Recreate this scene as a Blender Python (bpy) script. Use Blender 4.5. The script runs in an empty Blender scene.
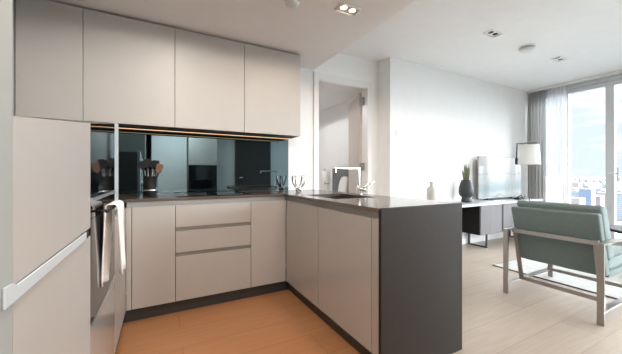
import bpy, bmesh, math, random
from mathutils import Vector, Matrix
random.seed(7)
PI = math.pi
S = bpy.context.scene
COL = S.collection

# ------------------------------------------------------------------ camera
# room axes: +x runs right along the splashback wall, +y runs towards that wall, z up
cd = bpy.data.cameras.new('camera')
cam = bpy.data.objects.new('camera', cd)
COL.objects.link(cam)
cam.location = (0, 0, 1.084)
cam.rotation_euler = (math.radians(90), 0, math.radians(-27.881))
cd.sensor_width = 36.0
cd.lens = 36.0 * 284.871 / 622.0
cd.shift_y = -1.953 / 622.0
cd.clip_start = 0.02
cd.clip_end = 30000
S.camera = cam

# ------------------------------------------------------------------ exposure
S.view_settings.view_transform = 'Standard'
S.view_settings.look = 'None'
S.view_settings.gamma = 1.0
S.view_settings.exposure = 0.60
S.view_settings.use_curve_mapping = False
S.cycles.max_bounces = 10
S.cycles.diffuse_bounces = 7
S.cycles.glossy_bounces = 5
S.cycles.transmission_bounces = 8
S.cycles.transparent_max_bounces = 12
S.cycles.caustics_reflective = False
S.cycles.caustics_refractive = False
S.cycles.sample_clamp_indirect = 6.0

# ------------------------------------------------------------------ sky: pale broken cloud, brightest on an unseen side added as fill
SKY = 0.86
FILLSIDE = 24.0
w = bpy.data.worlds.new('sky')
S.world = w
w.use_nodes = True
nt = w.node_tree
nt.nodes.clear()
N = nt.nodes.new
L = nt.links.new
wo = N('ShaderNodeOutputWorld'); bg = N('ShaderNodeBackground')
tc = N('ShaderNodeTexCoord'); mp = N('ShaderNodeMapping'); mp.inputs['Scale'].default_value = (3.0, 3.0, 14.0)
nz = N('ShaderNodeTexNoise'); nz.inputs['Scale'].default_value = 1.6; nz.inputs['Detail'].default_value = 7; nz.inputs['Roughness'].default_value = 0.6
cr = N('ShaderNodeValToRGB')
cr.color_ramp.elements[0].position = 0.42; cr.color_ramp.elements[0].color = (0.72, 0.80, 0.91, 1)
cr.color_ramp.elements[1].position = 0.58; cr.color_ramp.elements[1].color = (1.0, 0.975, 0.945, 1)
L(tc.outputs['Generated'], mp.inputs['Vector']); L(mp.outputs['Vector'], nz.inputs['Vector']); L(nz.outputs['Fac'], cr.inputs['Fac'])
# broad bright glow added to the unseen sky as fill (to the right and behind the camera)
dt = N('ShaderNodeVectorMath'); dt.operation = 'DOT_PRODUCT'
sd = Vector((0.62, -0.70, 0.80)).normalized()
dt.inputs[1].default_value = sd
L(tc.outputs['Generated'], dt.inputs[0])
mr = N('ShaderNodeMapRange'); mr.inputs['From Min'].default_value = 0.45; mr.inputs['From Max'].default_value = 1.0
mr.inputs['To Min'].default_value = 0.0; mr.inputs['To Max'].default_value = FILLSIDE; mr.interpolation_type = 'SMOOTHSTEP'
L(dt.outputs['Value'], mr.inputs['Value'])
ad = N('ShaderNodeMath'); ad.operation = 'ADD'; ad.inputs[1].default_value = SKY
L(mr.outputs['Result'], ad.inputs[0])
L(cr.outputs['Color'], bg.inputs['Color']); L(ad.outputs['Value'], bg.inputs['Strength']); L(bg.outputs['Background'], wo.inputs['Surface'])


def portal(loc, rot, sx, sy):
    ld = bpy.data.lights.new('window_portal', 'AREA'); ld.shape = 'RECTANGLE'; ld.size = sx; ld.size_y = sy
    ld.cycles.is_portal = True
    o = bpy.data.objects.new('window_portal', ld); COL.objects.link(o); o.location = loc; o.rotation_euler = rot


portal((6.42, 0.3, 1.3), (0, math.radians(90), 0), 2.5, 5.0)
portal((4.85, -2.55, 1.3), (math.radians(90), 0, 0), 2.3, 2.5)

# power of the lamps, the added fill downlights included
KITCHEN_SPOT = 60
LIVING_SPOT = 26
LED = 1.1

# ------------------------------------------------------------------ materials
def mat(name, col, rough=0.5, metal=0.0, var=0.0, scale=8.0, bump=0.0, bscale=60.0, stretch=(1, 1, 1), coat=0.0, emit=None, estr=0.0, spec=None, trans=0.0, alpha=1.0, sheen=0.0):
    m = bpy.data.materials.new(name); m.use_nodes = True
    nt = m.node_tree; b = nt.nodes['Principled BSDF']
    b.inputs['Base Color'].default_value = (*col, 1); b.inputs['Roughness'].default_value = rough
    b.inputs['Metallic'].default_value = metal
    if coat: b.inputs['Coat Weight'].default_value = coat; b.inputs['Coat Roughness'].default_value = 0.05
    if spec is not None: b.inputs['Specular IOR Level'].default_value = spec
    if trans: b.inputs['Transmission Weight'].default_value = trans
    if sheen: b.inputs['Sheen Weight'].default_value = sheen
    if alpha < 1: b.inputs['Alpha'].default_value = alpha
    if emit: b.inputs['Emission Color'].default_value = (*emit, 1); b.inputs['Emission Strength'].default_value = estr
    t = nt.nodes.new('ShaderNodeTexCoord'); mp = nt.nodes.new('ShaderNodeMapping'); mp.inputs['Scale'].default_value = stretch
    nt.links.new(t.outputs['Object'], mp.inputs['Vector'])
    n = nt.nodes.new('ShaderNodeTexNoise'); n.inputs['Scale'].default_value = scale; n.inputs['Detail'].default_value = 5
    nt.links.new(mp.outputs['Vector'], n.inputs['Vector'])
    v = var if var else 0.015
    r = nt.nodes.new('ShaderNodeValToRGB')
    r.color_ramp.elements[0].position = 0.3; r.color_ramp.elements[1].position = 0.7
    r.color_ramp.elements[0].color = tuple(c * (1 - v) for c in col) + (1,)
    r.color_ramp.elements[1].color = tuple(min(1, c * (1 + v)) for c in col) + (1,)
    nt.links.new(n.outputs['Fac'], r.inputs['Fac']); nt.links.new(r.outputs['Color'], b.inputs['Base Color'])
    if bump:
        n2 = nt.nodes.new('ShaderNodeTexNoise'); n2.inputs['Scale'].default_value = bscale; n2.inputs['Detail'].default_value = 3
        nt.links.new(mp.outputs['Vector'], n2.inputs['Vector'])
        bp = nt.nodes.new('ShaderNodeBump'); bp.inputs['Strength'].default_value = bump; bp.inputs['Distance'].default_value = 0.002
        nt.links.new(n2.outputs['Fac'], bp.inputs['Height']); nt.links.new(bp.outputs['Normal'], b.inputs['Normal'])
    return m


M = {}
M['wall'] = mat('white_wall_paint', (0.86, 0.86, 0.85), 0.75, bump=0.05, bscale=200)
M['ceiling'] = mat('white_ceiling_paint', (0.88, 0.88, 0.875), 0.8, bump=0.05, bscale=200)
M['ceilingk'] = mat('shaded_white_ceiling_paint', (0.85, 0.83, 0.82), 0.8, bump=0.05, bscale=200)  # ceiling white slightly darkened and warmed to stand in for the kitchen's shade
M['graywall'] = mat('grey_wall_paint', (0.36, 0.38, 0.37), 0.6)
M['trim'] = mat('white_satin_trim', (0.80, 0.79, 0.77), 0.35)
M['cab'] = mat('greige_lacquer', (0.46, 0.437, 0.410), 0.42, spec=0.45)
M['cabgloss'] = mat('greige_gloss_lacquer', (0.42, 0.395, 0.365), 0.12, spec=0.6)
M['carc'] = mat('greige_carcass', (0.16, 0.15, 0.14), 0.6)
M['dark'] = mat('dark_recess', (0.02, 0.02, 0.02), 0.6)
M['channel'] = mat('grey_anodised_channel', (0.33, 0.345, 0.34), 0.4, metal=0.2)
M['chandark'] = mat('dark_channel', (0.26, 0.25, 0.235), 0.45, metal=0.1)
M['plinth'] = mat('charcoal_plinth', (0.045, 0.045, 0.045), 0.35)
M['counter'] = mat('dark_quartz', (0.105, 0.080, 0.064), 0.16, var=0.12, scale=90, spec=0.6)
M['endpanel'] = mat('dark_quartz_honed', (0.027, 0.0225, 0.019), 0.5, spec=0.15, var=0.10, scale=60)
M['glassblack'] = mat('black_glass', (0.006, 0.007, 0.008), 0.04, spec=0.8)
M['ovenglass'] = mat('oven_smoked_glass', (0.035, 0.036, 0.038), 0.07, spec=0.9)
M['mirror'] = mat('tinted_mirror_glass', (0.20, 0.295, 0.345), 0.02, metal=1.0)
M['alu'] = mat('brushed_aluminium', (0.72, 0.74, 0.76), 0.3, metal=0.85)
M['pull'] = mat('pale_aluminium_pull', (0.60, 0.66, 0.70), 0.45, metal=0.15)
M['chrome'] = mat('chrome', (0.85, 0.85, 0.86), 0.08, metal=1.0)
M['steel'] = mat('brushed_steel', (0.36, 0.33, 0.30), 0.28, metal=0.95, var=0.06, scale=30, stretch=(1, 1, 8))
M['sinksteel'] = mat('sink_steel', (0.28, 0.26, 0.25), 0.25, metal=0.9)
M['black'] = mat('black_satin', (0.008, 0.008, 0.009), 0.5, spec=0.2)
M['blackmetal'] = mat('black_metal', (0.02, 0.02, 0.022), 0.35, metal=0.5)
M['darkgrey'] = mat('charcoal_ceramic', (0.028, 0.03, 0.034), 0.45, bump=0.1)
M['ivory'] = mat('ivory_ceramic', (0.50, 0.47, 0.43), 0.5, var=0.05)
M['silver'] = mat('warm_silver', (0.62, 0.58, 0.54), 0.25, metal=0.9)
M['towel'] = mat('white_towel', (0.86, 0.85, 0.83), 0.95, bump=0.8, bscale=260, sheen=0.3)
M['shade'] = mat('white_linen_shade', (0.86, 0.86, 0.84), 0.9, bump=0.2, bscale=300)
M['fabric'] = mat('sage_green_fabric', (0.118, 0.158, 0.156), 0.92, var=0.14, scale=70, bump=0.5, bscale=300, stretch=(1, 1, 3), sheen=0.15)
M['fabric2'] = mat('pale_sage_fabric', (0.16, 0.205, 0.20), 0.92, var=0.14, scale=70, bump=0.5, bscale=300, sheen=0.15)
M['slab'] = mat('pale_grey_laminate', (0.50, 0.51, 0.53), 0.25)
M['ribbed'] = mat('ribbed_grey_wood', (0.23, 0.22, 0.23), 0.4, var=0.12, scale=14, stretch=(1, 1, 0.1))
M['boxblack'] = mat('black_stained_wood', (0.010, 0.009, 0.009), 0.6, spec=0.1)
M['curtain'] = mat('grey_curtain', (0.42, 0.41, 0.39), 0.9, bump=0.3, bscale=300)
M['plastic'] = mat('white_plastic', (0.74, 0.74, 0.74), 0.4)
M['greyplastic'] = mat('grey_plastic', (0.5, 0.5, 0.5), 0.45)
M['frame'] = mat('white_window_frame', (0.62, 0.64, 0.66), 0.35)
M['headboard'] = mat('grey_velvet', (0.16, 0.165, 0.17), 0.9, bump=0.3, sheen=0.2)
M['pillow'] = mat('white_cotton', (0.75, 0.74, 0.72), 0.9)
M['doorleaf'] = mat('warm_greige_door_paint', (0.56, 0.49, 0.44), 0.4)
M['darkdoor'] = mat('dark_brown_door', (0.05, 0.042, 0.036), 0.5)
M['rug'] = mat('pale_grey_rug', (0.46, 0.45, 0.43), 0.95, var=0.12, scale=18, bump=0.9, bscale=220)
M['rugedge'] = mat('rug_binding', (0.20, 0.18, 0.16), 0.9)
M['plant'] = mat('dry_green_grass', (0.21, 0.225, 0.14), 0.8, var=0.2)
M['wood'] = mat('beech_utensil_wood', (0.16, 0.09, 0.05), 0.6, var=0.1)
M['red'] = mat('red_book_cover', (0.45, 0.07, 0.04), 0.5)
M['green'] = mat('green_book_cover', (0.05, 0.20, 0.11), 0.5)
M['paper'] = mat('paper_pages', (0.7, 0.68, 0.62), 0.8)
M['lampglow'] = mat('lamp_lens', (1, 1, 1), 0.4, emit=(1.0, 0.86, 0.66), estr=2.2)
M['ledglow'] = mat('led_strip_lens', (0.9, 0.7, 0.5), 0.4, emit=(1.0, 0.58, 0.30), estr=LED)
M['glass'] = None
g = bpy.data.materials.new('clear_window_glass'); g.use_nodes = True
gn = g.node_tree; gn.nodes.clear()
go = gn.nodes.new('ShaderNodeOutputMaterial'); gm = gn.nodes.new('ShaderNodeMixShader'); gt = gn.nodes.new('ShaderNodeBsdfTransparent'); gg = gn.nodes.new('ShaderNodeBsdfGlossy')
gt.inputs['Color'].default_value = (0.95, 0.97, 0.97, 1); gg.inputs['Roughness'].default_value = 0.01
gf = gn.nodes.new('ShaderNodeFresnel'); gf.inputs['IOR'].default_value = 1.3
gn.links.new(gf.outputs['Fac'], gm.inputs['Fac']); gn.links.new(gt.outputs['BSDF'], gm.inputs[1]); gn.links.new(gg.outputs['BSDF'], gm.inputs[2]); gn.links.new(gm.outputs['Shader'], go.inputs['Surface'])
M['glass'] = g
# sheer voile: part transparent, part translucent
s = bpy.data.materials.new('white_voile'); s.use_nodes = True
sn = s.node_tree; sn.nodes.clear()
so = sn.nodes.new('ShaderNodeOutputMaterial'); sm = sn.nodes.new('ShaderNodeMixShader'); st = sn.nodes.new('ShaderNodeBsdfTransparent'); sl = sn.nodes.new('ShaderNodeBsdfTranslucent'); sdf = sn.nodes.new('ShaderNodeBsdfDiffuse'); sm2 = sn.nodes.new('ShaderNodeMixShader')
sl.inputs['Color'].default_value = (0.85, 0.86, 0.88, 1); sdf.inputs['Color'].default_value = (0.8, 0.8, 0.8, 1)
sn.links.new(sl.outputs['BSDF'], sm2.inputs[1]); sn.links.new(sdf.outputs['BSDF'], sm2.inputs[2]); sm2.inputs['Fac'].default_value = 0.5
sm.inputs['Fac'].default_value = 0.72
sn.links.new(st.outputs['BSDF'], sm.inputs[1]); sn.links.new(sm2.outputs['Shader'], sm.inputs[2]); sn.links.new(sm.outputs['Shader'], so.inputs['Surface'])
M['voile'] = s
s = bpy.data.materials.new('grey_curtain_cloth'); s.use_nodes = True
sn = s.node_tree; sn.nodes.clear()
so = sn.nodes.new('ShaderNodeOutputMaterial'); sl = sn.nodes.new('ShaderNodeBsdfTranslucent'); sdf = sn.nodes.new('ShaderNodeBsdfDiffuse'); sm2 = sn.nodes.new('ShaderNodeMixShader')
sl.inputs['Color'].default_value = (0.44, 0.43, 0.415, 1); sdf.inputs['Color'].default_value = (0.42, 0.41, 0.395, 1)
sn.links.new(sl.outputs['BSDF'], sm2.inputs[1]); sn.links.new(sdf.outputs['BSDF'], sm2.inputs[2]); sm2.inputs['Fac'].default_value = 0.55
sn.links.new(sm2.outputs['Shader'], so.inputs['Surface'])
M['curtain'] = s


def plank_mat(name, c1, c2, c3, rough):
    m = bpy.data.materials.new(name); m.use_nodes = True
    nt = m.node_tree; b = nt.nodes['Principled BSDF']; n = nt.nodes.new; l = nt.links.new
    t = n('ShaderNodeTexCoord')
    br = n('ShaderNodeTexBrick'); br.offset = 0.37; br.squash = 1.0
    br.inputs['Scale'].default_value = 1.0; br.inputs['Brick Width'].default_value = 2.1; br.inputs['Row Height'].default_value = 0.24
    br.inputs['Mortar Size'].default_value = 0.0016; br.inputs['Mortar Smooth'].default_value = 0.2
    br.inputs['Color1'].default_value = (*c1, 1); br.inputs['Color2'].default_value = (*c2, 1); br.inputs['Mortar'].default_value = (*[c * 0.55 for c in c1], 1)
    l(t.outputs['Object'], br.inputs['Vector'])
    mp = n('ShaderNodeMapping'); mp.inputs['Scale'].default_value = (1.2, 16, 1); l(t.outputs['Object'], mp.inputs['Vector'])
    nz = n('ShaderNodeTexNoise'); nz.inputs['Scale'].default_value = 2.2; nz.inputs['Detail'].default_value = 8; nz.inputs['Distortion'].default_value = 0.8
    l(mp.outputs['Vector'], nz.inputs['Vector'])
    cr = n('ShaderNodeValToRGB'); cr.color_ramp.elements[0].position = 0.35; cr.color_ramp.elements[1].position = 0.72
    cr.color_ramp.elements[0].color = (*c3, 1); cr.color_ramp.elements[1].color = (1, 1, 1, 1)
    l(nz.outputs['Fac'], cr.inputs['Fac'])
    mx = n('ShaderNodeMix'); mx.data_type = 'RGBA'; mx.blend_type = 'MULTIPLY'; mx.inputs['Factor'].default_value = 0.55
    l(br.outputs['Color'], mx.inputs['A']); l(cr.outputs['Color'], mx.inputs['B']); l(mx.outputs['Result'], b.inputs['Base Color'])
    b.inputs['Roughness'].default_value = rough
    bp = n('ShaderNodeBump'); bp.inputs['Strength'].default_value = 0.15; bp.inputs['Distance'].default_value = 0.001
    l(nz.outputs['Fac'], bp.inputs['Height']); l(bp.outputs['Normal'], b.inputs['Normal'])
    return m


M['oak'] = plank_mat('whitened_oak_planks', (0.43, 0.362, 0.298), (0.385, 0.32, 0.262), (0.80, 0.77, 0.74), 0.40)
M['oak_lamplit'] = plank_mat('lamplit_oak_planks', (0.50, 0.24, 0.11), (0.45, 0.21, 0.095), (0.78, 0.72, 0.66), 0.40)  # same oak floor, tinted orange for the kitchen's warm light


# ------------------------------------------------------------------ helpers
def props(o, label=None, cat=None, group=None, kind=None):
    if label: o['label'] = label
    if cat: o['category'] = cat
    if group: o['group'] = group
    if kind: o['kind'] = kind
    return o


def thing(name, loc, label, cat, group=None):
    o = bpy.data.objects.new(name, None); COL.objects.link(o); o.location = loc; o.empty_display_size = 0.05
    return props(o, label, cat, group)


def origin_of(p):
    v = Vector((0, 0, 0))
    while p: v += p.location; p = p.parent
    return v


def link(name, bm, m, parent=None, loc=None, smooth=False, bevel=0.0, seg=2, subsurf=0):
    """bm is in world coordinates; the object is put at loc (or at its parent)"""
    me = bpy.data.meshes.new(name)
    org = origin_of(parent)
    if loc is not None and parent is None: org = Vector(loc)
    bmesh.ops.translate(bm, verts=bm.verts, vec=-org)
    bmesh.ops.recalc_face_normals(bm, faces=bm.faces)
    bm.to_mesh(me); bm.free()
    for mm in (m if isinstance(m, (list, tuple)) else [m]): me.materials.append(mm)
    if smooth:
        for p in me.polygons: p.use_smooth = True
    o = bpy.data.objects.new(name, me); COL.objects.link(o)
    if parent: o.parent = parent
    elif loc is not None: o.location = loc
    if bevel:
        b = o.modifiers.new('bevel', 'BEVEL'); b.width = bevel; b.segments = seg; b.limit_method = 'ANGLE'
    if subsurf:
        sb = o.modifiers.new('subd', 'SUBSURF'); sb.levels = subsurf; sb.render_levels = subsurf
    return o


def abox(bm, x0, x1, y0, y1, z0, z1, mi=0):
    vs = [bm.verts.new(p) for p in ((x0, y0, z0), (x1, y0, z0), (x1, y1, z0), (x0, y1, z0), (x0, y0, z1), (x1, y0, z1), (x1, y1, z1), (x0, y1, z1))]
    for f in ((0, 3, 2, 1), (4, 5, 6, 7), (0, 1, 5, 4), (1, 2, 6, 5), (2, 3, 7, 6), (3, 0, 4, 7)):
        fc = bm.faces.new([vs[i] for i in f]); fc.material_index = mi
    return vs


def box(name, x0, x1, y0, y1, z0, z1, m, parent=None, bevel=0.0, **k):
    bm = bmesh.new(); abox(bm, x0, x1, y0, y1, z0, z1)
    loc = None if parent else ((x0 + x1) / 2, (y0 + y1) / 2, z0)
    return link(name, bm, m, parent, loc, bevel=bevel, **k)


def struct(name, boxes, m, bevel=0.0):
    bm = bmesh.new()
    for b in boxes: abox(bm, *b)
    return props(link(name, bm, m, loc=(boxes[0][0], boxes[0][2], boxes[0][4]), bevel=bevel), kind='structure')


def prism(bm, pts, a, b, axis='y', mi=0):
    """extrude polygon pts between a and b along axis; pts are the other two coordinates in order"""
    def P(p, t):
        if axis == 'x': return (t, p[0], p[1])
        if axis == 'y': return (p[0], t, p[1])
        return (p[0], p[1], t)
    v0 = [bm.verts.new(P(p, a)) for p in pts]; v1 = [bm.verts.new(P(p, b)) for p in pts]
    n = len(pts)
    for f in ([v0[i] for i in range(n)], [v1[i] for i in reversed(range(n))]):
        bm.faces.new(f).material_index = mi
    for i in range(n):
        bm.faces.new([v0[i], v1[i], v1[(i + 1) % n], v0[(i + 1) % n]]).material_index = mi


def lathe(bm, prof, cx, cy, n=32, cap=True, mi=0):
    rings = []
    for r, z in prof:
        rings.append([bm.verts.new((cx + r * math.cos(2 * PI * i / n), cy + r * math.sin(2 * PI * i / n), z)) for i in range(n)])
    for a, b in zip(rings, rings[1:]):
        for i in range(n):
            bm.faces.new([a[i], a[(i + 1) % n], b[(i + 1) % n], b[i]]).material_index = mi
    if cap:
        bm.faces.new(list(reversed(rings[0]))).material_index = mi; bm.faces.new(rings[-1]).material_index = mi


def tube(bm, pts, r, n=10, cap=True, mi=0):
    pts = [Vector(p) for p in pts]; rings = []
    rr = r if isinstance(r, (list, tuple)) else [r] * len(pts)
    ref = None
    for i, p in enumerate(pts):
        d = (pts[min(i + 1, len(pts) - 1)] - pts[max(i - 1, 0)]).normalized()
        if ref is None:
            ref = Vector((0, 0, 1)) if abs(d.z) < 0.9 else Vector((1, 0, 0))
        a = d.cross(ref)
        if a.length < 1e-3: a = d.cross(Vector((0, 1, 0)))
        a.normalize(); b = a.cross(d).normalized(); ref = b
        rings.append([bm.verts.new(p + rr[i] * (a * math.cos(2 * PI * k / n) + b * math.sin(2 * PI * k / n))) for k in range(n)])
    for a, b in zip(rings, rings[1:]):
        for k in range(n):
            bm.faces.new([a[k], a[(k + 1) % n], b[(k + 1) % n], b[k]]).material_index = mi
    if cap:
        bm.faces.new(list(reversed(rings[0]))).material_index = mi; bm.faces.new(rings[-1]).material_index = mi


def flatbar(bm, p, q, wdir, wid, th):
    """a flat bar from p to q, wid wide along wdir, th thick"""
    p = Vector(p); q = Vector(q); d = (q - p).normalized(); wv = Vector(wdir); wv = (wv - d * wv.dot(d)).normalized(); t = d.cross(wv)
    vs = []
    for e in (p, q):
        for sa, sb in ((-1, -1), (1, -1), (1, 1), (-1, 1)):
            vs.append(bm.verts.new(e + wv * sa * wid / 2 + t * sb * th / 2))
    for f in ((0, 1, 2, 3), (7, 6, 5, 4), (0, 4, 5, 1), (1, 5, 6, 2), (2, 6, 7, 3), (3, 7, 4, 0)):
        bm.faces.new([vs[i] for i in f])


# ================================================================== THE ROOM
ZS, ZL = 2.37, 2.647          # kitchen and living ceiling heights
XL, XR = -0.90, 6.22          # left wall, glazed wall
YB, YT, YK = -2.40, 2.829, 3.06   # wall behind, television wall, splashback wall
struct('floor', [(1.30, XR + .25, YB - .2, 6.4, -0.20, 0.0)], M['oak'])
struct('floor_kitchen', [(XL - .3, 1.30, YB - .2, 6.4, -0.20, 0.0)], M['oak_lamplit'])
struct('ceiling', [(1.659, XR + .25, YB - .2, YK + .14, ZL, ZL + .15)], M['ceiling'])
struct('ceiling_kitchen', [(XL - .2, 1.659, YB - .2, YK, ZS, ZL + .15)], M['ceilingk'])
struct('wall_left', [(XL - .15, XL, YB, YK + .12, 0, ZS)], M['graywall'])
struct('wall_left_return', [(XL + .001, -0.2203, 0.35, 0.6602, 0, ZS)], M['graywall'])
struct('wall_splashback', [(XL, 1.70, YK, YK + .12, 0, ZL), (2.50, 2.676, YK, YK + .12, 0, ZL), (1.70, 2.50, YK, YK + .12, 2.275, ZL)], M['wall'])
struct('wall_television', [(2.676, XR + .2, YT, YT + .35, 0, ZL)], M['wall'])
# wall behind the camera: a dark doorway wall in the kitchen part, invented glazing for light in the living part
struct('wall_behind', [(-0.2, 1.659, YB - .15, YB, 0, ZS), (1.659, 3.70, YB - .15, YB, 0, ZL), (3.70, 5.95, YB - .15, YB, 2.5, ZL), (5.95, XR + .2, YB - .15, YB, 0, ZL)], M['wall'])
struct('wall_hall', [(XL, -0.2, YB - 1.6, YB - 1.5, 0, ZS), (-0.2, -0.1, YB - 1.5, YB - .15, 0, ZS), (XL - .15, XL, YB - 1.6, YB, 0, ZS)], M['graywall'])
struct('ceiling_hall', [(XL - .15, .2, YB - 1.6, YB, ZS, ZS + .1)], M['ceiling'])
struct('floor_hall', [(XL - .15, .2, YB - 1.6, YB - .2, -.2, 0)], M['oak_lamplit'])
# television wall skirting
struct('baseboard_television', [(2.69, 6.0, YT - .014, YT, 0.0, 0.09)], M['trim'], bevel=0.002)
struct('baseboard_splashback', [(1.67, 1.64 + .02, YK - .01, YK, 0.0, 0.09)], M['trim'])

# ---- glazed wall
WT, WB = 2.485, 0.10
def glazing(name, a0, a1, fixed, axis, mull, handle_at=None):
    """frame with mullions along one wall"""
    parts = []
    def B(s0, s1, z0, z1, d0=0.0, d1=0.09):
        return (fixed + d0, fixed + d1, s0, s1, z0, z1) if axis == 'y' else (s0, s1, fixed - d1, fixed - d0, z0, z1)
    bm = bmesh.new()
    abox(bm, *B(a0, a1, WT, WT + .06)); abox(bm, *B(a0, a1, WT + .075, ZL - .03, -0.01, .12)); abox(bm, *B(a0, a1, WT + .055, WT + .08, 0.02, .1)); abox(bm, *B(a0, a1, ZL - .035, ZL, 0.01, .12)); abox(bm, *B(a0, a1, 0.0, WB))
    for c, wd in mull: abox(bm, *B(c - wd / 2, c + wd / 2, WB, WT))
    fr = props(link(name, bm, M['frame'], loc=(fixed, a0, 0) if axis == 'y' else (a0, fixed, 0), bevel=0.004), kind='structure')
    bm = bmesh.new()
    abox(bm, *B(a0, a1, WB, WT, 0.04, 0.052))
    pn = link('window_glass', bm, M['glass'], fr)
    pn.matrix_parent_inverse = Matrix.Identity(4)
    if handle_at is not None:
        bm = bmesh.new(); abox(bm, *B(handle_at - .012, handle_at + .012, 0.98, 1.20, -0.012, 0.0)); abox(bm, *B(handle_at - .01, handle_at + .10, 1.10, 1.122, -0.05, -0.035)); abox(bm, *B(handle_at - .008, handle_at + .01, 1.10, 1.122, -0.05, -0.01))
        link('window_handle', bm, M['plastic'], fr, bevel=0.003)
    return fr


glazing('window_1', YB, YT, XR, 'y', [(YT - .06, .12), (2.285, .04), (1.755, .10), (1.60, .03), (0.90, .09), (0.0, .09), (-0.9, .09), (-1.8, .09), (YB + .05, .1)], 1.665)
glazing('added_window_2', 3.70, 5.95, YB, 'x', [(3.74, .08), (4.85, .08), (5.9, .1)])  # unseen glazing, invented to let in light from behind

# ---- doorway in the splashback wall and its open leaf
bm = bmesh.new()
abox(bm, 1.652, 1.722, YK - .016, YK, 0.0, 2.345); abox(bm, 2.478, 2.548, YK - .016, YK, 0, 2.345); abox(bm, 1.722, 2.478, YK - .016, YK, 2.262, 2.345)
abox(bm, 1.70, 1.722, YK, YK + .12, 0, 2.275); abox(bm, 2.478, 2.50, YK, YK + .12, 0, 2.275); abox(bm, 1.722, 2.478, YK, YK + .12, 2.25, 2.275)
props(link('trim_1', bm, M['trim'], loc=(1.652, YK, 0), bevel=0.003), kind='structure')
bm = bmesh.new()
hx, hy = 2.470, YK + .125
al = math.radians(24)
ex, ey = hx + .755 * math.sin(al), hy + .755 * math.cos(al)
flatbar(bm, (hx + .0, hy, 1.12), (ex, ey, 1.12), (0, 0, 1), 2.22, 0.042)
dr = props(link('door_1', bm, M['doorleaf'], loc=(hx, hy, 0), bevel=0.002), kind='structure')
for zz in (0.22, 1.20, 2.10):
    bm = bmesh.new(); abox(bm, 2.452, 2.477, YK + .05, YK + .122, zz - .05, zz + .05); tube(bm, [(2.457, YK + .122, zz - .052), (2.457, YK + .122, zz + .052)], .010)
    link('hinge', bm, M['chandark'], dr)

# ---- bedroom seen through the doorway
struct('wall_bedroom', [(2.98, 3.08, 3.19, 6.2, 0, 2.43), (0.4, 3.08, 6.2, 6.3, 0, 2.43), (0.3, 0.4, 3.19, 6.3, 0, 2.43)], M['wall'])
struct('ceiling_bedroom', [(0.3, 3.1, 3.19, 6.3, 2.43, 2.55)], M['ceiling'])

# ---- invented dark doors and cupboard behind, placed to shape the splashback's reflection
props(box('reflection_door_3', XL + .01, -.21, YB - 1.495, YB - 1.455, 0, 2.3, M['darkdoor']), kind='structure')
props(box('reflection_door_4', XL + .002, XL + .04, YB - 1.45, YB - .2, 0, 2.3, M['darkdoor']), kind='structure')
dd = props(box('reflection_door_2', 1.95, 3.05, YB + .002, YB + .045, 0, 2.25, M['darkdoor']), kind='structure')
box('door_handle', 2.05, 2.17, YB + .05, YB + .09, 1.0, 1.02, M['chrome'], dd)
t = thing('reflection_cupboard', (1.0, YB + .3, 0), 'invented tall greige cupboard with a black glass lower front, placed for the splashback reflection', 'cupboard')
box('body', .64, 1.34, YB + .002, YB + .58, 0, 2.3, M['carc'], t); box('door', .641, 1.339, YB + .581, YB + .60, 1.35, 2.3, M['cab'], t); box('glass_front', .641, 1.339, YB + .581, YB + .60, .1, 1.345, M['glassblack'], t)

# ================================================================== KITCHEN
XF = -0.22      # front plane of the tall run on the left
YD = 2.44       # door plane of the back run
XP = 1.028      # door plane of the peninsula
ZD0, ZD1 = 0.104, 0.848
def topz(y):    # the line of the tops of the tall units
    return 1.184 + (y - 0.661) * 0.139 if y < 1.266 else 1.268 + (y - 1.266) * (1.368 - 1.268) / (1.888 - 1.266)


# ---- fridge housing
t = thing('fridge_cabinet', (-.55, 0.96, 0), 'tall greige two-door fridge cabinet at the far left with a long pale metal pull', 'fridge')
bm = bmesh.new(); prism(bm, [(0.663, 0.0), (1.264, 0.0), (1.264, topz(1.264)), (0.663, topz(0.663))], XL + .004, XF - .022, 'x'); link('body', bm, M['carc'], t)
bm = bmesh.new(); prism(bm, [(0.661, 0.897), (1.2645, 0.897), (1.2645, topz(1.264)), (0.661, topz(0.661))], XF - .021, XF, 'x'); link('door', bm, M['cab'], t)
dl = box('door', XF - .021, XF, 0.661, 1.2645, 0.02, 0.868, M['cab'], t)
box('recess', XF - .0215, XF - .016, 0.664, 1.262, 0.869, 0.896, M['chandark'], t)
bm = bmesh.new()
prism(bm, [(0.622, 0.871), (1.185, 0.871), (1.185, 0.894), (0.668, 0.896), (0.650, 0.904), (0.622, 0.906)], XF + .0005, XF + .004, 'x')
o = link('handle', bm, M['pull'], dl, bevel=0.001); o['label'] = 'pale aluminium edge pull'
box('handle_end', XF - .012, XF + .002, 1.187, 1.225, 0.871, 0.893, M['black'], dl)

# ---- oven tower
t = thing('built_in_oven', (-.55, 1.57, 0), 'dark glass oven built into the left run, white towel over its handle', 'oven')
bm = bmesh.new(); prism(bm, [(1.268, 0.02), (1.872, 0.02), (1.872, topz(1.872)), (1.268, topz(1.268))], XL + .004, XF - .024, 'x'); link('body', bm, M['carc'], t)
box('drawer_front', XF - .022, XF, 1.269, 1.872, 0.02, 0.525, M['cabgloss'], t)
d = box('oven_door', XF - .022, XF, 1.269, 1.872, 0.545, 0.925, M['ovenglass'], t)
box('door_trim', XF - .022, XF + .002, 1.269, 1.872, 0.529, 0.5435, M['alu'], t)
box('control_panel', XF - .022, XF, 1.269, 1.872, 0.928, 0.986, M['glassblack'], t)
box('rail', XF - .022, XF + .006, 1.269, 1.872, 0.988, 1.000, M['alu'], t)
bm = bmesh.new(); prism(bm, [(1.269, 1.003), (1.872, 1.003), (1.872, topz(1.872)), (1.269, topz(1.269))], XF - .022, XF, 'x'); o = link('upper_oven_door', bm, M['glassblack'], t)
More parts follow.
